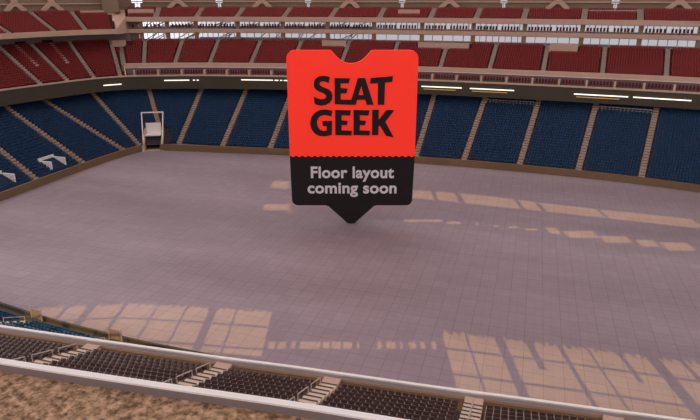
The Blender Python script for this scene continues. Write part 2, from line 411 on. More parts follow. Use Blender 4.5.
# ------------------------------------------------------------------ box row and red tier, far side
BX = 2.5; BZ = 19.4
mb = MB(); FRONT.wall(mb, tcorner, FL, .5, BX+.2, 16.3, 16.75)
struct(mb.build('trim_4', M['grey']), 'grey floor of the box seat row', 'floor')
mb = MB(); FRONT.wall(mb, tcorner, FL, BX, BX+.3, 16.6, 18.6)
struct(mb.build('wall_box_row', M['grey']), 'grey back wall of the box seat row', 'wall')
mb = MB(); FRONT.wall(mb, tcorner, FL, BX-.35, BX+.6, 18.4, BZ+.25)
struct(mb.build('trim_5', M['tan']), 'broad pink concrete parapet between box row and red tier', 'parapet')
mb = MB(); p = FRONT.at(tcorner, 0, 16.5); q = FRONT.at(tcorner, 3.2, 16.5)
pr = FRONT.at(tcorner-1.4, 0, 16.5); qr = FRONT.at(tcorner-.2, 3.2, 16.5)
mb.box8([pr, p, q, qr, (pr[0]*.25+p[0]*.75, pr[1]*.25+p[1]*.75, 16.9), (p[0], p[1], 17.2), (q[0], q[1], BZ+.25), (qr[0], qr[1], BZ+.25)])
struct(mb.build('wall_box_row_end', M['tan']), 'sloping pink end wall of the box seat row', 'wall')
# partitions between boxes
tp = np.arange(tcorner+2, FL-2, 6.0)
for n, t in enumerate(tp):
    a = FRONT.at(t, .5); b = FRONT.at(t, BX); mb = MB()
    yaw = math.atan2(b[1]-a[1], b[0]-a[0]); mb.box(((a[0]+b[0])/2, (a[1]+b[1])/2, 17.3), (BX-.5, .45, 1.4), yaw=yaw)
    o = struct(mb.build('wall_partition', M['tan']), 'low pink wall between two boxes of red seats', 'wall')
# rail above boxes, bright
mb = MB(); n0 = tcorner+3
for k in range(int((FL-n0)/3)):
    mb.bar(FRONT.at(n0+3*k, BX-.4, 18.55), FRONT.at(n0+3*k+3, BX-.4, 18.55), .06, 5)
o = mb.build('guard_rail', M['white']); tag(o, 'thin white rail along the back of the box seat row', 'railing')

RZ0, RZ1, RS = 19.4, 24.55, 15.0
def station(px0, z0, off0, off1): t = FRONT.near_px(px0, off0, z0); return t
far_px = [145, 174.5, 208.7, 250.6, 292, 340, 390, 440, 488.7, 543.5, 603, 665]
ft = [tcorner+.1]+[FRONT.near_px(x, BX+.5, RZ0) for x in far_px]+[FL-10, FL]
rf = Rake([FRONT.at(t, BX+.5, RZ0) for t in ft], [FRONT.at(t, RS, RZ1) for t in ft], 15)
rf.terrace('seating_terrace', M['terrace_red'], 'stepped concrete terrace under the far red tier')
left_px = [(40, 83.6), (68, 80), (94.6, 77.7), (121, 76)]
lt = [2, 14, 26, 37]+[]
tl = [FRONT.near_px(x, 0.3, 16.7) for x, _ in left_px]
sp = tl[1]-tl[0]
lt = [max(0, tl[0]-11.5*3), tl[0]-11.5*2, tl[0]-11.5]+tl
lt.append(tcorner+.3)
LZ0, LZ1, LS = 16.75, 24.8, 15.0
rl = Rake([FRONT.at(t, .5, LZ0) for t in lt], [FRONT.at(t, LS, LZ1) for t in lt], 18)
rl.terrace('seating_terrace', M['terrace_red'], 'stepped concrete terrace under the left red tier')
for n, x in enumerate(far_px):
    B = rf.st(n+1, 0); T = rf.st(n+1, 1)
    o = aisle(B, T, 30, 1.0).build('aisle_stair', [M['farstep'], M['step_shade']]); rebase(o, tuple(B))
    lb = 'tan aisle stair of the far red tier, %s' % (ORD[n]+' from the left corner' if n < 4 else ('touching the left side of the orange sign' if n == 4 else 'behind the orange sign' if n < 7 else ORD[n-7]+' to the right of the orange sign'))
    tag(o, lb, 'stair', 'aisle stairs of the red middle tier')
for n in range(1, 7):
    B = rl.st(n, 0); T = rl.st(n, 1)
    o = aisle(B, T, 36, .95).build('aisle_stair', [M['farstep'], M['step_shade']]); rebase(o, tuple(B))
    tag(o, 'tan aisle stair of the left red tier, %s from the corner' % ORD[6-n], 'stair', 'aisle stairs of the red middle tier')
for n, (i, lbx) in enumerate([(2, 'nearest the left edge'), (4, 'beside the third stair'), (3, 'upper left')]):
    B = (rl.pt(i, .5, .42)); T = rl.pt(i, .5, 1)
    o = aisle(B, T, 20, .9).build('aisle_stair', [M['farstep'], M['step_shade']]); rebase(o, tuple(B))
    tag(o, 'short half height stair in the upper left red tier, '+lbx, 'stair', 'half stairs of the left red tier')
red_seats = rf.seats(.56, .75)+rl.seats(.56, .7)

# club seats in the box row, groups of eight
club = []
def rowpos(t, off, z):
    a = FRONT.at(t, off, z); b = FRONT.at(t+.3, off, z); return (a[0], a[1], z, math.atan2(b[1]-a[1], b[0]-a[0]))
for n, t in enumerate(tp[:-1]):
    for k in range(7):
        s = rowpos(t+.95+.7*k, 1.3, 16.75); club.append(s+(n, 0))

PLAT = []
# tan boxes at the top of the red tier
for n, (x0, x1, zt, lb) in enumerate([(418, 468, 24.9, 'long tan parapet box atop the red tier, right of the orange sign'), (550, 577, 25.3, 'square tan parapet box at the top of the red tier, far right'), (111, 126, 25.0, 'small tan box in the red tier corner'), (322, 345, 25, 'tan parapet box behind the notch of the orange sign')]):
    off = 12.3; t0 = FRONT.near_px(x0, off, 24); t1 = FRONT.near_px(x1, off, 24); PLAT.append((t0, t1))
    e = tag(empty('platform_parapet', FRONT.at((t0+t1)/2, off, 23.3)), lb, 'parapet', 'tan parapets at the top of the red tier'); base = e.location
    mb = MB(); FRONT.wall(mb, t0, t1, off, off+.3, 23.3, zt); mb.v = [(a-base[0], b-base[1], c-base[2]) for a, b, c in mb.v]; mb.build('front_panel', M['tan'], e)
    mb = MB(); FRONT.wall(mb, t0, t1, off+.3, RS, 23.5, 24.45); mb.v = [(a-base[0], b-base[1], c-base[2]) for a, b, c in mb.v]; mb.build('platform', M['grey'], e)

def in_plat(q):
    if not 22.9 < q[2] < 25: return False
    d = (FRONT.P[:, 0]-q[0])**2+(FRONT.P[:, 1]-q[1])**2; t = FRONT.t[int(np.argmin(d))]
    return any(a-.3 < t < b+.3 for a, b in PLAT) and 11.9 < math.sqrt(d.min())
red_seats = [q for q in red_seats if not in_plat(q)]
# ------------------------------------------------------------------ concourse windows, suite band, top tier (far)
tc2 = FRONT.near_px(128, 14, 27)
mb = MB(); FRONT.wall(mb, tcorner, FL, RS, 26, 24.0, 24.5); struct(mb.build('floor_concourse', M['grey']), 'grey concourse floor behind the red tier', 'floor')
mb = MB(); FRONT.wall(mb, tc2, FL, RS-.4, 24, 26.75, 27.8); struct(mb.build('trim_6', M['tan']), 'tan band between the concourse windows and the suites', 'ledge')
mb = MB(); FRONT.wall(mb, tc2, FL, RS-1.2, 24, 29.8, 31.0); struct(mb.build('trim_7', M['tan']), 'tan parapet band below the top red tier', 'parapet')
# windows: one per bay, between pillars
pill = [128, 142, 168, 196, 237, 282, 328, 374, 421, 472, 524, 582, 640, 699]
pt = [FRONT.near_px(x, RS, 27) for x in pill]
wn = 0
for i, t in enumerate(pt):
    a = FRONT.at(t, RS+.3, 24.5); b = FRONT.at(t+.3, RS+.3, 0); yaw = math.atan2(b[1]-a[1], b[0]-a[0])
    for z0, z1, nm in ((24.5, 26.75, 'concourse windows'), (27.8, 29.8, 'suites')):
        mb = MB(); mb.box((0, 0, (z1-z0)/2), (1.1, .7, z1-z0)); o = mb.build('pillar', M['brown']); o.location = (a[0], a[1], z0); o.rotation_euler.z = yaw
        tag(o, 'brown grey pillar between the far %s, %s from the left corner' % (nm, ORD[i]), 'pillar', 'pillars between the far '+nm)
for i in range(len(pt)-1):
    for z0, z1, off in ((24.5, 26.75, RS+1.5), (27.8, 29.8, RS+2.2)):
        wn += 1
        fr = MB(); n = random.choice([4, 5, 6, 8]) if z0 < 27 else 9
        for k in range(n+1):
            t = pt[i]+(pt[i+1]-pt[i])*k/n; c = FRONT.at(t, off, (z0+z1)/2); d = FRONT.at(t+.2, off, 0)
            fr.box(c, (.14 if k % 2 else .22, .2, z1-z0), yaw=math.atan2(d[1]-c[1], d[0]-c[0]))
        FRONT.wall(fr, pt[i], pt[i+1], off-.08, off+.08, z1-.22, z1, 4); FRONT.wall(fr, pt[i], pt[i+1], off-.08, off+.08, z0, z0+.12, 4)
        if i < 7:
            for k in range(3 if i > 3 else 5):
                ta = pt[i]+(pt[i+1]-pt[i])*random.random()*.8; fr.bar(FRONT.at(ta, off+3+k*.7, z0), FRONT.at(min(ta+random.uniform(1, 5), pt[i+1]), off+3+k*.7, z1), .13, 5)
            FRONT.wall(fr, pt[i], pt[i+1], off+2.4, off+2.6, z0, z0+random.uniform(.3, .8), 4)
        w = struct(fr.build('window_%d' % wn, M['whitegrey']), 'bright glazed bay of the far %s' % ('concourse' if z0 < 27 else 'suites'), 'window')
        gl = MB(); a = FRONT.at(pt[i], off, 0); b = FRONT.at(pt[i+1], off, 0)
        gl.poly([(a[0], a[1], z0), (b[0], b[1], z0), (b[0], b[1], z1), (a[0], a[1], z1)]); gl.build('pane', M['glass'], w)
# suite seats
for i in range(len(pt)-1):
    L = pt[i+1]-pt[i]; n = int((L-1.6)/.74)
    for k in range(n):
        if 1 < i and n > 10 and k == n//2: continue
        club.append(rowpos(pt[i]+.8+.74*k+.3, RS+.5, 27.8)+(100+i, 1))

TZ0, TZ1, TS = 30.7, 33.0, 23.0
top_px = [156, 197, 237, 284, 332, 380, 430, 477, 524, 584, 640]
tt = [tc2]+[FRONT.near_px(x, RS, 31) for x in top_px]+[FL-4]
rt = Rake([FRONT.at(t, RS-.5, TZ0) for t in tt], [FRONT.at(t, TS, TZ1) for t in tt], 9)
rt.terrace('seating_terrace', M['terrace_red'], 'stepped concrete terrace under the far top red tier')
for n, x in enumerate(top_px):
    B = rt.st(n+1, 0); T = rt.st(n+1, 1)
    o = aisle(B, T, 18, 1.4, .25).build('aisle_stair', [M['farstep'], M['step_shade']]); rebase(o, tuple(B))
    tag(o, 'short tan aisle stair of the far top red tier, %s from the left' % ORD[n], 'stair', 'aisle stairs of the far top tier')
red_seats += rt.seats(.56, .75)
def gcurve(x0, x1, off, z, h, lb):
    t0 = FRONT.near_px(x0, off, z); t1 = FRONT.near_px(x1, off, z)
    guard(FRONT.at(t0, off, z), FRONT.at(t1, off, z), h, lb, 18)
for x0, x1, lb in ((589, 640, 'tan guard rail near the top of the far upper tier, right side'),):
    gcurve(x0, x1, 20, 32.2, .8, lb)
for n, (x0, x1, lb) in enumerate([(128, 153, 'low tan parapet at the back of the top tier beside the left corner'), (398, 419, 'low tan parapet of the top tier just right of the orange sign')]):
    off = 17; t0 = FRONT.near_px(x0, off, 32); t1 = FRONT.near_px(x1, off, 32)
    mb = MB(); FRONT.wall(mb, t0, t1, off, off+.4, 31.2, 33.0); o = mb.build('platform_parapet', M['tan']); rebase(o, FRONT.at((t0+t1)/2, off, 31.2)); tag(o, lb, 'parapet', 'low parapets of the top tier')

# back wall with narrow bright slots
slot = [137, 219, 308, 402, 504, 616, 735]
edges = []
mb = MB(); BW = 24.0; prev = tc2-3
ts = [FRONT.near_px(x, BW, 34) for x in slot[:-1]]
for t in ts:
    FRONT.wall(mb, prev, t-.85, BW, BW+.5, 32.7, 38.5); FRONT.wall(mb, t-.85, t-.35, BW, BW+.5, 32.7, 34.6); FRONT.wall(mb, t+.45, t+.85, BW, BW+.5, 32.7, 34.6)
    prev = t+.85
FRONT.wall(mb, prev, FL, BW, BW+.5, 32.7, 38.5)
struct(mb.build('wall_back', M['brown']), 'brown back wall above the far top tier with narrow bright slots', 'wall')
for n, t in enumerate(ts):
    a = FRONT.at(t, BW+.25, 33); b = FRONT.at(t+.2, BW+.25, 0); yaw = math.atan2(b[1]-a[1], b[0]-a[0])
    mb = MB(); mb.box((0, 0, 1.9), (.14, .3, 4.2)); mb.box((0, 0, 1.6), (1.6, .2, .12)); w = mb.build('window_%d' % (60+n), M['whitegrey']); w.location = (a[0], a[1], 32.8); w.rotation_euler.z = yaw
    struct(w, 'tall narrow bright slot window in the brown back wall', 'window')
    g = MB(); g.poly([(-.85, 0, 0), (.85, 0, 0), (.85, 0, 6), (-.85, 0, 6)]); g.build('pane', M['glass'], w)
mb = MB(); FRONT.wall(mb, tc2-3, FL, BW-.5, BW, 34.8, 35.1)
struct(mb.build('trim_8', M['tan']), 'thin ledge along the brown back wall', 'ledge')

# inverted Y roof columns in front of the back wall
def ycol(t, off, zb, lb):
    a = FRONT.at(t, off, zb); b = FRONT.at(t+.2, off, 0); yaw = math.atan2(b[1]-a[1], b[0]-a[0])
    e = tag(empty('roof_column', a, yaw), lb, 'column', 'inverted Y roof columns')
    for s in (-1, 1):
        mb = MB()
        pts = [(s*2.9, 0), (s*1.9, 0), (s*.35, 1.35), (0, 1.35), (0, 2.3), (s*.9, 2.3), (s*2.9, .6)]
        n = len(pts); k = 0
        mb.v = [(x, -.3, z) for x, z in pts]+[(x, .3, z) for x, z in pts]
        mb.f = [tuple(range(n)), tuple(reversed(range(n, 2*n)))]+[(i, i+n, (i+1) % n+n, (i+1) % n) for i in range(n)]
        mb.mi = [0]*len(mb.f); mb.build('leg', M['tan'], e)
    mb = MB(); mb.box((0, 0, 3.9), (1.6, .7, 3.4)); mb.build('shaft', M['tan'], e)
for n, x in enumerate([178, 261, 350, 450, 557, 680]):
    t = FRONT.near_px(x, TS-.3, 34)
    ycol(t, TS-.1, 33.1, 'tan inverted Y roof column on the far back wall, '+['nearest the left corner', 'left of the orange sign', 'above the orange sign', 'first to the right of the orange sign', 'second to the right of the orange sign', 'cut by the right edge'][n])

# ------------------------------------------------------------------ left side upper levels
te = FRONT.near_px(118, 8.5, 27.5)
mb = MB(); FRONT.wall(mb, 0, tcorner+2, LS, LS+.4, 24.4, 28); struct(mb.build('wall_left', M['grey']), 'grey concourse wall above the left red tier', 'wall')
for k in range(12):
    t = 6+k*5.6
    if t > te: break
    a = FRONT.at(t, LS-.06, 0); b = FRONT.at(t+2.6, LS-.06, 0); yaw = math.atan2(b[1]-a[1], b[0]-a[0])
    mb = MB(); mb.box(((a[0]+b[0])/2, (a[1]+b[1])/2, 25.2), (2.8, .2, .9), yaw=yaw)
    struct(mb.build('door_%d' % (k+1), M['dark']), 'dark concourse opening in the grey left wall', 'door')
mb = MB(); FRONT.wall(mb, 0, te, 7.6, 8.4, 26.9, 28.15); struct(mb.build('trim_9', M['tan']), 'pink parapet along the front of the left top tier', 'parapet')
mb = MB(); FRONT.sheet(mb, 0, te, 8, 27.1, 16, 27.6); struct(mb.build('trim_10', M['grey']), 'grey soffit under the left top tier', 'soffit')
ltt = [0]+[FRONT.near_px(x, 8.8, 28.0) for x in (10, 55, 86)]
ltt = [0, 14, 26]+ltt[1:]+[te-.2]
ltt = sorted(ltt)
L3 = Rake([FRONT.at(t, 8.6, 27.7) for t in ltt], [FRONT.at(t, 21, 32.3) for t in ltt], 15)
L3.terrace('seating_terrace', M['terrace_red'], 'stepped concrete terrace under the left top red tier')
for n in range(1, len(ltt)-1):
    B = L3.st(n, 0); T = L3.st(n, 1)
    if proj(B)[0] < -40: continue
    o = aisle(B, T, 30, 1.1, .1).build('aisle_stair', [M['farstep'], M['step_shade']]); rebase(o, tuple(B))
    tag(o, 'tan aisle stair of the left top red tier, %s from the far left corner' % ORD[len(ltt)-2-n], 'stair', 'aisle stairs of the left top tier')
red_seats += L3.seats(.56, .7)
mb = MB(); FRONT.wall(mb, te-2, tc2+2, 16, 16.5, 24, 30); FRONT.wall(mb, te-2, tc2+1, 23, 23.5, 30, 40)
struct(mb.build('wall_corner_inner', M['brown']), 'brown wall closing the corner behind the tan parapet', 'wall')
mb = MB(); a = FRONT.at(tcorner, 2.5); b = FRONT.at(tcorner+.2, 16)
mb.box8([(a[0]-.9, a[1]-.2, 16), (a[0]+.3, a[1]+.2, 16), (b[0]+.3, b[1]+.2, 16), (b[0]-.9, b[1]-.2, 16), (a[0]-.9, a[1]-.2, 19.3), (a[0]+.3, a[1]+.2, 19.5), (b[0]+.3, b[1]+.2, 24.9), (b[0]-.9, b[1]-.2, 24.9)])
struct(mb.build('wall_tier_joint', M['brown']), 'brown wall between the left and far red tiers', 'wall')
# corner wall joining left and far top tiers
a = FRONT.at(te, 7.8, 0); b = FRONT.at(tc2, RS-1.2, 0); c = FRONT.at(te, 21.5, 0); d = FRONT.at(tc2, 24, 0)
mb = MB()
mb.box8([(a[0], a[1], 26.8), (b[0], b[1], 26.8), (d[0], d[1], 26.8), (c[0], c[1], 26.8), (a[0], a[1], 28.2), (b[0], b[1], 31), (d[0], d[1], 33), (c[0], c[1], 32.4)])
struct(mb.build('wall_corner', M['tan']), 'sloping tan corner wall joining the left and far top tiers', 'wall')
mb = MB(); p = FRONT.at(tc2-2, 20, 0); mb.box((p[0], p[1], 35.4), (4.2, 3, 6.5), yaw=.5); struct(mb.build('wall_corner_tower', M['brown']), 'tan tower wall in the upper left corner', 'wall')
mb = MB(); FRONT.wall(mb, 0, tc2-2, 22, 22.6, 31.9, 38.5); struct(mb.build('wall_left_back', M['brown']), 'brown back wall above the left top tier', 'wall')
mb = MB(); FRONT.wall(mb, 0, tc2-2, 21.5, 22, 34.3, 34.6); struct(mb.build('trim_11', M['tan']), 'thin ledge along the left back wall', 'ledge')
for n, x in enumerate([15, 53]):
    t = FRONT.near_px(x, 21, 33.5); ycol(t, 21.1, 32.5, 'tan inverted Y roof column above the left top tier, '+['nearest the left edge', 'right one of the two'][n])
mb = MB(); t0 = FRONT.near_px(80, 19, 32.2); t1 = FRONT.near_px(117, 19, 32.2); FRONT.wall(mb, t0, t1, 19, 19.4, 31.5, 32.7)
o = mb.build('platform_parapet', M['tan']); rebase(o, FRONT.at((t0+t1)/2, 19, 31.5)); tag(o, 'low tan parapet at the back of the left top tier near the corner', 'parapet')

# ------------------------------------------------------------------ near side lower bowl
NW = Curve([(-88, 54), (-75, 49.8), (-58.3, 47.6), (-51.2, 46.5), (-42.5, 45.7), (-32.3, 45.3), (-10, 45.2), (12, 46), (40, 48)], -1)
mb = MB(); NW.wall(mb, 0, NW.L, -.15, .12, 0, 1.55); struct(mb.build('wall_near', M['fascia']), 'low olive field wall in front of the near blue seats', 'wall')
mb = MB(); NW.wall(mb, 0, NW.L, .12, 1.3, .6, 1.1); struct(mb.build('floor_near_walkway', M['fascia']), 'olive walkway behind the near field wall', 'floor')
ng = [NW.near_u(u) for u in (-75, -63.5, -52, -40.4, -28.8, -17)]
nt_ = [0]+ng+[NW.L]
nb = Rake([NW.at(t, 1.3, 1.2) for t in nt_], [NW.at(t, 17.6, 8.8) for t in nt_], 20)
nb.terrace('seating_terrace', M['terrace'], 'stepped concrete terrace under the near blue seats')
near_blue = nb.seats(.56, .8)
def handrails(e, B, T, n, side, h=.9, name='handrail', every=1):
    B = np.array(B, float); T = np.array(T, float); d = T-B; hz = np.array([d[0], d[1], 0]); hz /= np.linalg.norm(hz); sd = np.array([-hz[1], hz[0], 0])*side
    for k in range(n):
        a = B+d*(k+.12)/n+sd; b = B+d*(k+.88)/n+sd; mb = MB(); up = np.array([0, 0, h])
        mb.bar(a, a+up, .035); mb.bar(b, b+up, .035); mb.bar(a+up, b+up, .04)
        mb.v = [(x-B[0], y-B[1], z-B[2]) for x, y, z in mb.v]; mb.build(name, M['rail'], e)
for n, t in enumerate(ng):
    B = NW.at(t, 1.3, 1.15); T = NW.at(t, 17, 8.6)
    e = tag(empty('aisle_stair', B), 'near blue stand stair with handrail, '+['off the left edge', 'left of the picture', 'ending at the gate nearest the left edge', 'ending at the gate above the brown seats', 'hidden behind the white parapet', 'farther right behind the parapet'][n], 'stair', 'aisle stairs of the near blue stand')
    m2 = aisle(B, T, 40, 1.2, .1, False); m2.v = [(x-B[0], y-B[1], z-B[2]) for x, y, z in m2.v]; m2.build('steps', [M['step'], M['step_shade']], e)
    if n in (1, 2, 3): handrails(e, B, T, 5, 0)
    if n in (1, 2, 3):
        g = NW.at(t, .2, 1.0); b = NW.at(t+.3, .2, 0); yaw = math.atan2(b[1]-g[1], b[0]-g[0])
        ge = tag(empty('field_gate', g, yaw), 'pale metal gate on the near field wall, '+{1: 'beyond the left edge', 2: 'the one nearest the left edge', 3: 'the one above the brown seats'}[n], 'gate', 'gates on the near field wall')
        mb = MB(); mb.box((0, 0, .75), (1.3, .07, 1.2)); mb.build('gate_panel', M['brown'], ge)
        for sx in (-1, 1):
            mb = MB(); mb.box((sx*.82, 0, .8), (.12, .14, 1.7)); mb.build('post', M['rail'], ge)

# ------------------------------------------------------------------ near middle tier with brown seats
R2 = Curve([(-66, 27.6), (-50, 28.2), (-36.2, 29.0), (-29.7, 29.4), (-23.8, 29.8), (-18.1, 30.2), (-12.8, 30.65), (-4.3, 31.2), (0, 31.55), (5.8, 32.0), (10.1, 32.35), (24, 33.3)], -1)
mb = MB(); R2.wall(mb, 0, R2.L, 0, .2, 12.72, 12.95); struct(mb.build('wall_near_parapet', M['whitegrey']), 'pale grey parapet in front of the near brown seats', 'wall')
mb = MB(); R2.wall(mb, 0, R2.L, 0, .22, 11.0, 12.72); struct(mb.build('trim_12', M['tan']), 'tan base of the near parapet', 'wall')
mb = MB(); R2.wall(mb, 0, R2.L, .22, 2.2, 11.5, 12.5); struct(mb.build('floor_near_tier', M['gold']), 'golden brown walkway behind the near parapet', 'floor')
mb = MB()
P = [R2.at(t, .1, 13.0) for t in np.linspace(0, R2.L, 40)]
R2.wall(mb, 0, R2.L, -.03, .2, 12.95, 13.06, 1)
o = mb.build('parapet_rail', M['white']); tag(o, 'long white rail along the top of the parapet in front of the brown seats', 'railing')
us = [-46.5, -37, -27.9, -18.1, -10.45, -1.7, 6.7, 15.5]
n2 = [R2.near_u(u) for u in us]
RUN, RISE, NR = .68, .27, 24
NZ0 = 12.45
def down(t, off, z): p = R2.at(t); return (p[0], p[1]-off, z)
nb2 = Rake([down(t, 1.0, NZ0) for t in [0]+n2+[R2.L]], [down(t, 1.5+RUN*NR, NZ0+RISE*NR) for t in [0]+n2+[R2.L]], NR)
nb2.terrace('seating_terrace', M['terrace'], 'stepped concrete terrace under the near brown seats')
near_brown = nb2.seats(.43, .68)
spots = ['outside the left edge', 'just outside the left edge', 'leftmost in view', 'second from the left', 'third from the left', 'fourth from the left', 'rightmost at the bottom edge', 'outside the right edge']
for n, t in enumerate(n2):
    if n in (0, 7): continue
    B = down(t, 1.1, NZ0); T = down(t, 1.5+RUN*NR, NZ0+RISE*NR)
    e = tag(empty('aisle_stair', B), 'pale stair with handrails between brown seats, '+spots[n], 'stair', 'aisle stairs of the near brown tier')
    m2 = aisle(B, T, 24, 1.12, .2, False); m2.v = [(x-B[0], y-B[1], z-B[2]) for x, y, z in m2.v]; m2.build('steps', [M['step'], M['step_shade']], e)
    mb = MB(); mb.box((0, .4, .12), (1.12, .75, .5)); mb.build('landing', M['tan'], e)
    handrails(e, B, T, 8, 0 if n > 4 else -.5, .85)

# ------------------------------------------------------------------ near ledge and curb
CU = Curve([(-16, 7.45), (-10, 7.8), (-6.5, 8.05), (-3.5, 8.3), (0, 8.5), (6, 8.9)], -1)
mb = MB(); CU.wall(mb, 0, CU.L, 0, .14, 28.4, 28.96, 1); struct(mb.build('wall_ledge_curb', M['grey']), 'inner face of the curb along the tan ledge, greyed as if shaded', 'curb'); mb = MB(); CU.wall(mb, 0, CU.L, -.02, .13, 28.96, 29.0, 1); o = mb.build('trim_14', M['white'])  # curb face painted grey to carry its shade, top stays white
struct(o, 'white painted curb along the edge of the rough tan ledge', 'curb')
mb = MB(); CU.wall(mb, 0, CU.L, .14, 6.5, 28.2, 28.8, .5); struct(mb.build('floor_ledge', M['ledge']), 'rough speckled tan concrete ledge in the near left corner', 'ledge')
mb = MB(); CU.wall(mb, 0, CU.L, .02, 6.5, 27.2, 28.2, 1); struct(mb.build('trim_13', M['grey']), 'concrete deck under the tan ledge', 'deck')

# ------------------------------------------------------------------ seats: individuals and crowds
body, arm = seat_parts()
bb, ba = seat_parts(.37, tall=.68)
bb.v = [(x, y*.85, z) for x, y, z in bb.v]; ba.v = [(x, y*.85, z*.82) for x, y, z in ba.v]
bodyc, armc = seat_parts(.5, tall=.95)
bodyc.v = [(x, y, z*1.35) for x, y, z in bodyc.v]
far_body = body
MB_arm = arm
def place(ch, name, me, label_fn, cat, group, arm_me=None):
    base = None; ab = None
    for q in ch:
        if base is None:
            o = bpy.data.objects.new(name, me); base = o
        else: o = base.copy()
        C.objects.link(o); o.location = (q[0], q[1], q[2]); o.rotation_euler.z = q[3]
        o['label'] = label_fn(q); o['category'] = cat; o['group'] = group
        if arm_me is not None:
            if ab is None: a = bpy.data.objects.new('armrest', arm_me); ab = a
            else: a = ab.copy()
            C.objects.link(a); a.parent = o; a['label'] = 'pale armrest'
me_brown = mesh_of(bb, 'brown_seat_shell', M['brownseat']); me_arm = mesh_of(ba, 'armrest', M['armrest'])
me_blue = mesh_of(body, 'blue_seat_shell', M['blue']); me_red = mesh_of(body, 'red_seat_shell', M['red']); me_club = mesh_of(bodyc, 'club_seat_shell', M['clubred'])
def between(p, q):   # in the strip that stays visible between white rail and white curb
    return 333+.137*p[0] < p[1] < 360+.152*p[0]+2
# bottom strip seats shown largest
sec2 = ['left of the first stair']*3+['between first and second stair', 'between second and third stair', 'between third and fourth stair', 'between fourth and fifth stair']+['right of the fifth stair']*3
ch, rest = pick(near_brown, between, 300)
place(ch, 'brown_stadium_seat', me_brown, lambda q: 'dark brown seat, %s row above the white rail, %s' % (ORD[q[5]], sec2[min(q[4], 9)]), 'seat', 'brown seats of the near tier', me_arm)
both = MB(); both.v = body.v+arm.v; both.f = body.f+[tuple(i+len(body.v) for i in f) for f in arm.f]
rest = [q for q in rest if q[4] > 0 and q[0] > -60 or q[0] > -60]
o = crowd(rest, bb, 'brown_seat_rows', M['brownseat']); tag(o, 'remaining dark brown seats of the near middle tier', 'seats', kind='stuff')
oa = crowd(rest, ba, 'armrests', M['armrest']); oa.parent = o; oa['kind'] = 'stuff'

def blue_ok(p, q):
    if q[1] < 60: return p[1] < 325+.14*p[0]
    return q[0] < -90
for q in near_blue: pass
nb_ids = set(id(q) for q in near_blue)
ch, rest = pick(near_blue+blue_seats, blue_ok, 300)
def blue_label(q):
    if id(q) in nb_ids: return 'dark blue seat below the white rail at lower left, %s row back' % ORD[min(q[5], 28)]
    return 'blue seat near the left picture edge, %s row above the olive wall' % ORD[min(q[5], 28)]
place(ch, 'blue_stadium_seat', me_blue, blue_label, 'seat', 'blue seats')
o = crowd(rest, body, 'blue_seat_rows', M['blue']); tag(o, 'rows of blue seats filling the lower stands around the floor', 'seats', kind='stuff')
ch, rest = pick(red_seats, lambda p, q: q[2] < 27, 300)
place(ch, 'red_stadium_seat', me_red, lambda q: 'red seat in the middle tier of the %s stand, %s row up' % ('left' if q[1] < 132 else 'far', ORD[min(q[5], 28)]), 'seat', 'red seats of the middle tier')
o = crowd(rest, body, 'red_seat_rows', M['red']); tag(o, 'rows of red seats filling the middle and top tiers', 'seats', kind='stuff')
club = [q for q in club if -3 < proj(q[:3])[0] < 703]
c1 = [q for q in club if q[5] == 0][:300]; c2 = [q for q in club if q[5] == 1][:300]
place(c1, 'box_seat', me_club, lambda q: 'dark red seat above the dark fascia, %s box from the left corner' % ORD[min(q[4], 28)], 'seat', 'red box seats above the dark fascia')
place(c2, 'suite_seat', me_club, lambda q: 'dark red suite seat against bright glass, %s bay from the left corner' % ORD[min(q[4]-100, 28)], 'seat', 'red suite seats below the top tier')

# ------------------------------------------------------------------ the sign
SX, SY = -27.25, 89.2
sign = tag(empty('promotional_sign', (SX, SY, 0), ALPHA), 'giant orange and black map pin shaped sign standing on its tip at midfield', 'sign')
def prism(name, pts, m, parent, y0, y1, holes=None):
    n = len(pts); cu = bpy.data.curves.new(name, 'CURVE'); cu.dimensions = '2D'; cu.fill_mode = 'BOTH'; cu.extrude = (y1-y0)/2
    for P in [pts]+(holes or []):
        sp = cu.splines.new('POLY'); sp.points.add(len(P)-1)
        for i, (x, z) in enumerate(P): sp.points[i].co = (x, z, 0, 1)
        sp.use_cyclic_u = True
    o = bpy.data.objects.new(name, cu); C.objects.link(o)
    me = bpy.data.meshes.new_from_object(o); bpy.data.objects.remove(o)
    v = [(a.co[0], (y0+y1)/2-a.co[2], a.co[1]) for a in me.vertices]; 
    for a, c in zip(me.vertices, v): a.co = c
    me.materials.clear(); me.materials.append(m); me.update()
    ob = bpy.data.objects.new(name, me); C.objects.link(ob); ob.parent = parent; return ob
def arc(cx, cz, r, a0, a1, n=8): return [(cx+r*math.cos(math.radians(a0+(a1-a0)*i/n)), cz+r*math.sin(math.radians(a0+(a1-a0)*i/n))) for i in range(n+1)]
XL, XR, ZT, ZM, ZB = -9.8, 10.5, 28.45, 11.75, 3.3
cx = .17
notch = [(cx-3.3, ZT), (cx-3.0, ZT-.15), (cx-2.6, ZT-.6), (cx-2.1, ZT-1.15), (cx-1.5, ZT-1.6), (cx-.8, ZT-1.9), (cx, ZT-2.0)]
notch += [(2*cx-x, z) for x, z in reversed(notch[:-1])]
per = 1.0; nper = int((XR-XL)/per); per = (XR-XL)/nper
edge = [(XL+per*k/6, ZM+.13*math.cos(2*PI*k/6)) for k in range(nper*6+1)]
top = [(XL, ZM)]+arc(XL+1.25, ZT-1.25, 1.25, 180, 90)+notch+arc(XR-1.25, ZT-1.25, 1.25, 90, 0)+[(XR, ZM)]+list(reversed(edge))[1:-1]
prism('orange_panel', top, M['orange'], sign, -.4, .4)
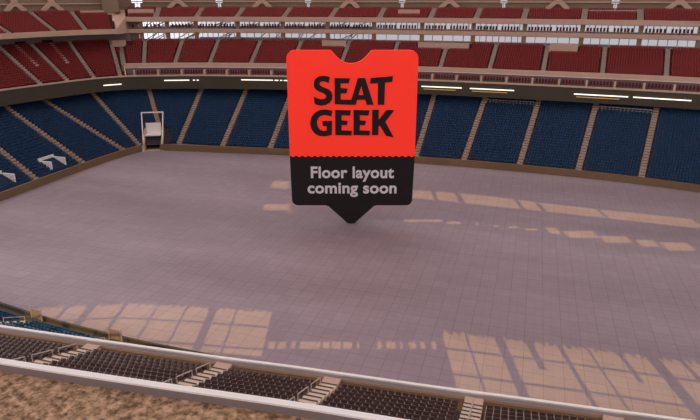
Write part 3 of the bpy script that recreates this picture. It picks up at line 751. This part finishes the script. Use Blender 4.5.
bot = edge+arc(XR-.15-1.0, ZB+1.0, 1.0, 0, -90)+[(cx+4.3, ZB), (cx+3.8, ZB-.15), (cx+.6, .12), (cx, 0), (cx-.6, .12), (cx-3.8, ZB-.15), (cx-4.3, ZB)]+arc(XL+.1+1.0, ZB+1.0, 1.0, -90, -180)
prism('black_panel', bot, M['black'], sign, -.4, .4)
def L2(x, y): return (-7.88+(x/588)*16.6, 25.7-(y/420)*11.9)
LET = {
 'S': [(168,45),(150,40),(130,38),(110,41),(92,50),(81,66),(78,84),(81,102),(92,115),(108,124),(126,131),(140,139),(147,149),(142,160),(128,166),(108,165),(90,158),(78,150),(80,190),(100,199),(122,202),(145,197),(165,185),(178,168),(182,146),(176,126),(162,113),(142,104),(124,97),(113,89),(110,80),(116,71),(130,68),(146,71),(161,79)],
 'E': [(193,50),(278,52),(272,79),(227,79),(227,105),(266,107),(260,134),(227,134),(227,168),(285,169),(279,197),(193,194)],
 'A': [(322,50),(362,50),(411,197),(372,197),(363,169),(319,169),(310,197),(277,197)],
 'T': [(392,50),(515,40),(511,72),(472,75),(470,197),(433,197),(433,78),(389,81)],
 'G': [(180,230),(160,225),(135,222),(108,226),(82,240),(62,264),(53,298),(58,328),(74,355),(98,371),(130,376),(155,372),(175,366),(178,286),(122,288),(124,316),(146,316),(146,341),(128,345),(110,338),(97,322),(92,300),(97,275),(112,259),(132,254),(154,256),(173,263)],
 'F': [(195,225),(284,228),(278,257),(231,255),(231,284),(266,286),(261,312),(231,311),(231,341),(290,343),(286,370),(195,368)],
 'H': [(298,225),(388,228),(382,257),(334,255),(334,284),(369,286),(364,312),(334,311),(334,341),(393,343),(389,370),(298,368)],
 'K': [(403,224),(440,224),(440,281),(482,226),(527,226),(478,292),(528,382),(483,372),(446,312),(440,318),(440,368),(403,368)]}
for k, P in LET.items():
    h = [[L2(341, 92), L2(353, 143), L2(326, 143)]] if k == 'A' else None
    prism('letter_'+{'F': 'e', 'H': 'e'}.get(k, k.lower()), [L2(*p) for p in P], M['letter'], sign, -.52, -.4, h)
def text(s, x0, x1, z, cap, name):
    cu = bpy.data.curves.new(name, 'FONT'); cu.body = s; cu.size = 1; cu.extrude = .05; cu.offset = .027; cu.resolution_u = 6; cu.space_character = 1.04
    o = bpy.data.objects.new(name, cu); C.objects.link(o); bpy.context.view_layer.update()
    me = bpy.data.meshes.new_from_object(o); bpy.data.objects.remove(o)
    co = np.array([v.co[:] for v in me.vertices]); mn, mx = co[:, 0].min(), co[:, 0].max()
    k = (x1-x0)/(mx-mn); kz = cap/.73
    for v, c in zip(me.vertices, co): v.co = (x0+(c[0]-mn)*k, -.46-c[2], z+c[1]*kz)
    me.materials.clear(); me.materials.append(M['textwhite'])
    ob = bpy.data.objects.new(name, me); C.objects.link(ob); ob.parent = sign; ob['label'] = 'pale grey lettering reading '+s
text('Floor layout', -6.45, 7.2, 8.15, 1.95, 'lettering')
text('coming soon', -7.05, 7.7, 5.5, 1.95, 'lettering')

# ------------------------------------------------------------------ unseen roof: translucent membrane, openings shaped to throw the sun patches
az = (-.2924, .9563); pp = (.9563, .2924); RZ = 60.0; SH = 60.0     # sun at 45 degrees, so a shift of 60 m
def interp(x, t): return float(np.interp(x, [a for a, _ in t], [b for _, b in t]))
TOPQ = [(-38.4, 64), (-27.7, 65.2), (-18.8, 64.3), (-9.9, 63.1), (10.6, 58.6), (23, 55.8), (36.7, 52.3), (60, 46)]
F1T = [(-16, 118.2), (12.5, 111.5), (20.9, 109.6), (28.5, 107.1), (35.4, 103.9), (44.5, 100.4), (59.5, 95.2)]
F1B = [(-16, 112.7), (12, 106.5), (20, 104.2), (27.2, 101.4), (34.1, 99.3), (42.8, 96.2), (57.2, 91)]
def openings(p):
    o = []
    if -38 < p < -9.6 or 10.5 < p < 60:
        t = interp(p, TOPQ); jag = .5*((p*1.55) % 1)+.35*math.sin(p*7)-.25
        bars = [(-16.8, .55), (-32, .55), (16.7, .55), (32.2, .6), (-13.8, .14), (-20.2, .14), (-23.9, .14), (-28, .14), (-35, .14), (13.2, .14), (23, .14), (25.95, .14), (38, .14), (35, .14)]
        if not any(abs(p-c) < w for c, w in bars):
            half = any(abs(p-c) < .3 for c in (19.9, 28.95))
            o += [(t-(9.3 if p < 0 else 12.6), t-8.25), (t-7.85, (t-3.6) if not half else t-5.2)]
            if not half: o += [(t-3.2, t+jag)]
    if -9.2 < p < 9.9:
        k = (p+9.2)/1.19; f = k % 1; i = int(k)
        w = [.8, .85, .35, .8, .9, .5, .85, .85, .3, .0, .4, .7, .3, .55, .4, .35, .75][min(i, 16)]
        if abs(f-.5) < w/2: o.append((55.9-.75, 55.9+.65))
    if p > -16 and p < 59 and not -10.4 < p < 11 and not any(a < p < b for a, b in ((16.0, 16.7), (20.5, 21.4), (31.1, 31.7), (34.5, 35.2), (44.4, 44.9), (-8, 11))):
        if not (-12.5 < p < -8): o.append((interp(p, F1B), interp(p, F1T)-(.3 if (p*2) % 1 < .5 else 0)))
    for a, b, q0, q1 in ((-15.7, -11.1, 99.6, 102.9), (-11.1, -8.7, 98.2, 99.2), (-8.7, -3, 98.2, 99), (9.2, 15.7, 93.8, 94.9), (16.5, 18.8, 92.7, 93.9), (21.2, 21.7, 92.3, 93.3), (24, 25, 91.3, 92.2), (26.5, 28, 90.8, 91.7), (29.1, 31, 89.8, 90.8), (32.4, 34.2, 88.4, 91), (34.9, 39.7, 86.6, 89.6), (40, 44.2, 84.6, 87.4), (44.9, 47.7, 83.2, 85.8), (48.3, 52.5, 81.6, 84.8), (54, 60, 79, 82)):
        if a < p < b and not -10.4 < p < 9.2: o.append((q0, q1))
    return sorted(o)
brk = sorted(set([-108, -80, -60, -45]+[round(-40+.25*k, 3) for k in range(int(102/.25))]+[62, 80, 130, 200]))
mb = MB(); Q0, Q1 = -60, 262
def rp(p, q): q -= SH; return (p*pp[0]+q*az[0], p*pp[1]+q*az[1], RZ)
runs = []
for a, b in zip(brk[:-1], brk[1:]):
    op = openings((a+b)/2)
    if runs and runs[-1][2] == op: runs[-1][1] = b
    else: runs.append([a, b, op])
for a, b, op in runs:
    q = Q0
    for s, e in op: mb.poly([rp(a, q), rp(b, q), rp(b, s), rp(a, s)]); q = e
    mb.poly([rp(a, q), rp(b, q), rp(b, Q1), rp(a, Q1)])
struct(mb.build('ceiling', M['membrane']), 'unseen translucent fabric stadium roof, openings shaped to throw the sun patches', 'roof')

# ------------------------------------------------------------------ light
sd = bpy.data.lights.new('sun', 'SUN'); sd.energy = 2.35; sd.angle = math.radians(.16); sd.color = (1, .68, .22)
so = bpy.data.objects.new('sun', sd); C.objects.link(so)
import mathutils
dirv = mathutils.Vector((az[0], az[1], -1)); so.rotation_euler = dirv.to_track_quat('-Z', 'Y').to_euler(); so.location = (0, -60, 120)
w = bpy.data.worlds.new('sky'); bpy.context.scene.world = w; w.use_nodes = True
wt = w.node_tree; bg = wt.nodes['Background']; bg.inputs[0].default_value = (.98, .95, 1, 1)
tc = wt.nodes.new('ShaderNodeTexCoord'); dp = wt.nodes.new('ShaderNodeVectorMath'); dp.operation = 'DOT_PRODUCT'; dp.inputs[1].default_value = (-.93, .1, .34)
wt.links.new(tc.outputs['Generated'], dp.inputs[0])
mr = wt.nodes.new('ShaderNodeMapRange'); mr.interpolation_type = 'SMOOTHSTEP'; mr.inputs[1].default_value = .45; mr.inputs[2].default_value = 1.0; mr.inputs[3].default_value = .53; mr.inputs[4].default_value = 4.6
wt.links.new(dp.outputs['Value'], mr.inputs[0]); wt.links.new(mr.outputs[0], bg.inputs[1])      # bright sky lobe added on the left to lift the left floor

# ------------------------------------------------------------------ camera
cd = bpy.data.cameras.new('camera'); cd.sensor_width = 36; cd.lens = 36*FPX/700; cd.clip_end = 2000; cd.clip_start = .1
co = bpy.data.objects.new('camera', cd); C.objects.link(co); co.location = (0, 0, EYE); co.rotation_euler = (PI/2-PITCH, 0, ALPHA)
sc = bpy.context.scene; sc.camera = co
sc.view_settings.view_transform = 'Standard'; sc.view_settings.look = 'None'; sc.view_settings.gamma = 1; sc.view_settings.exposure = 0
sc.view_settings.use_curve_mapping = False
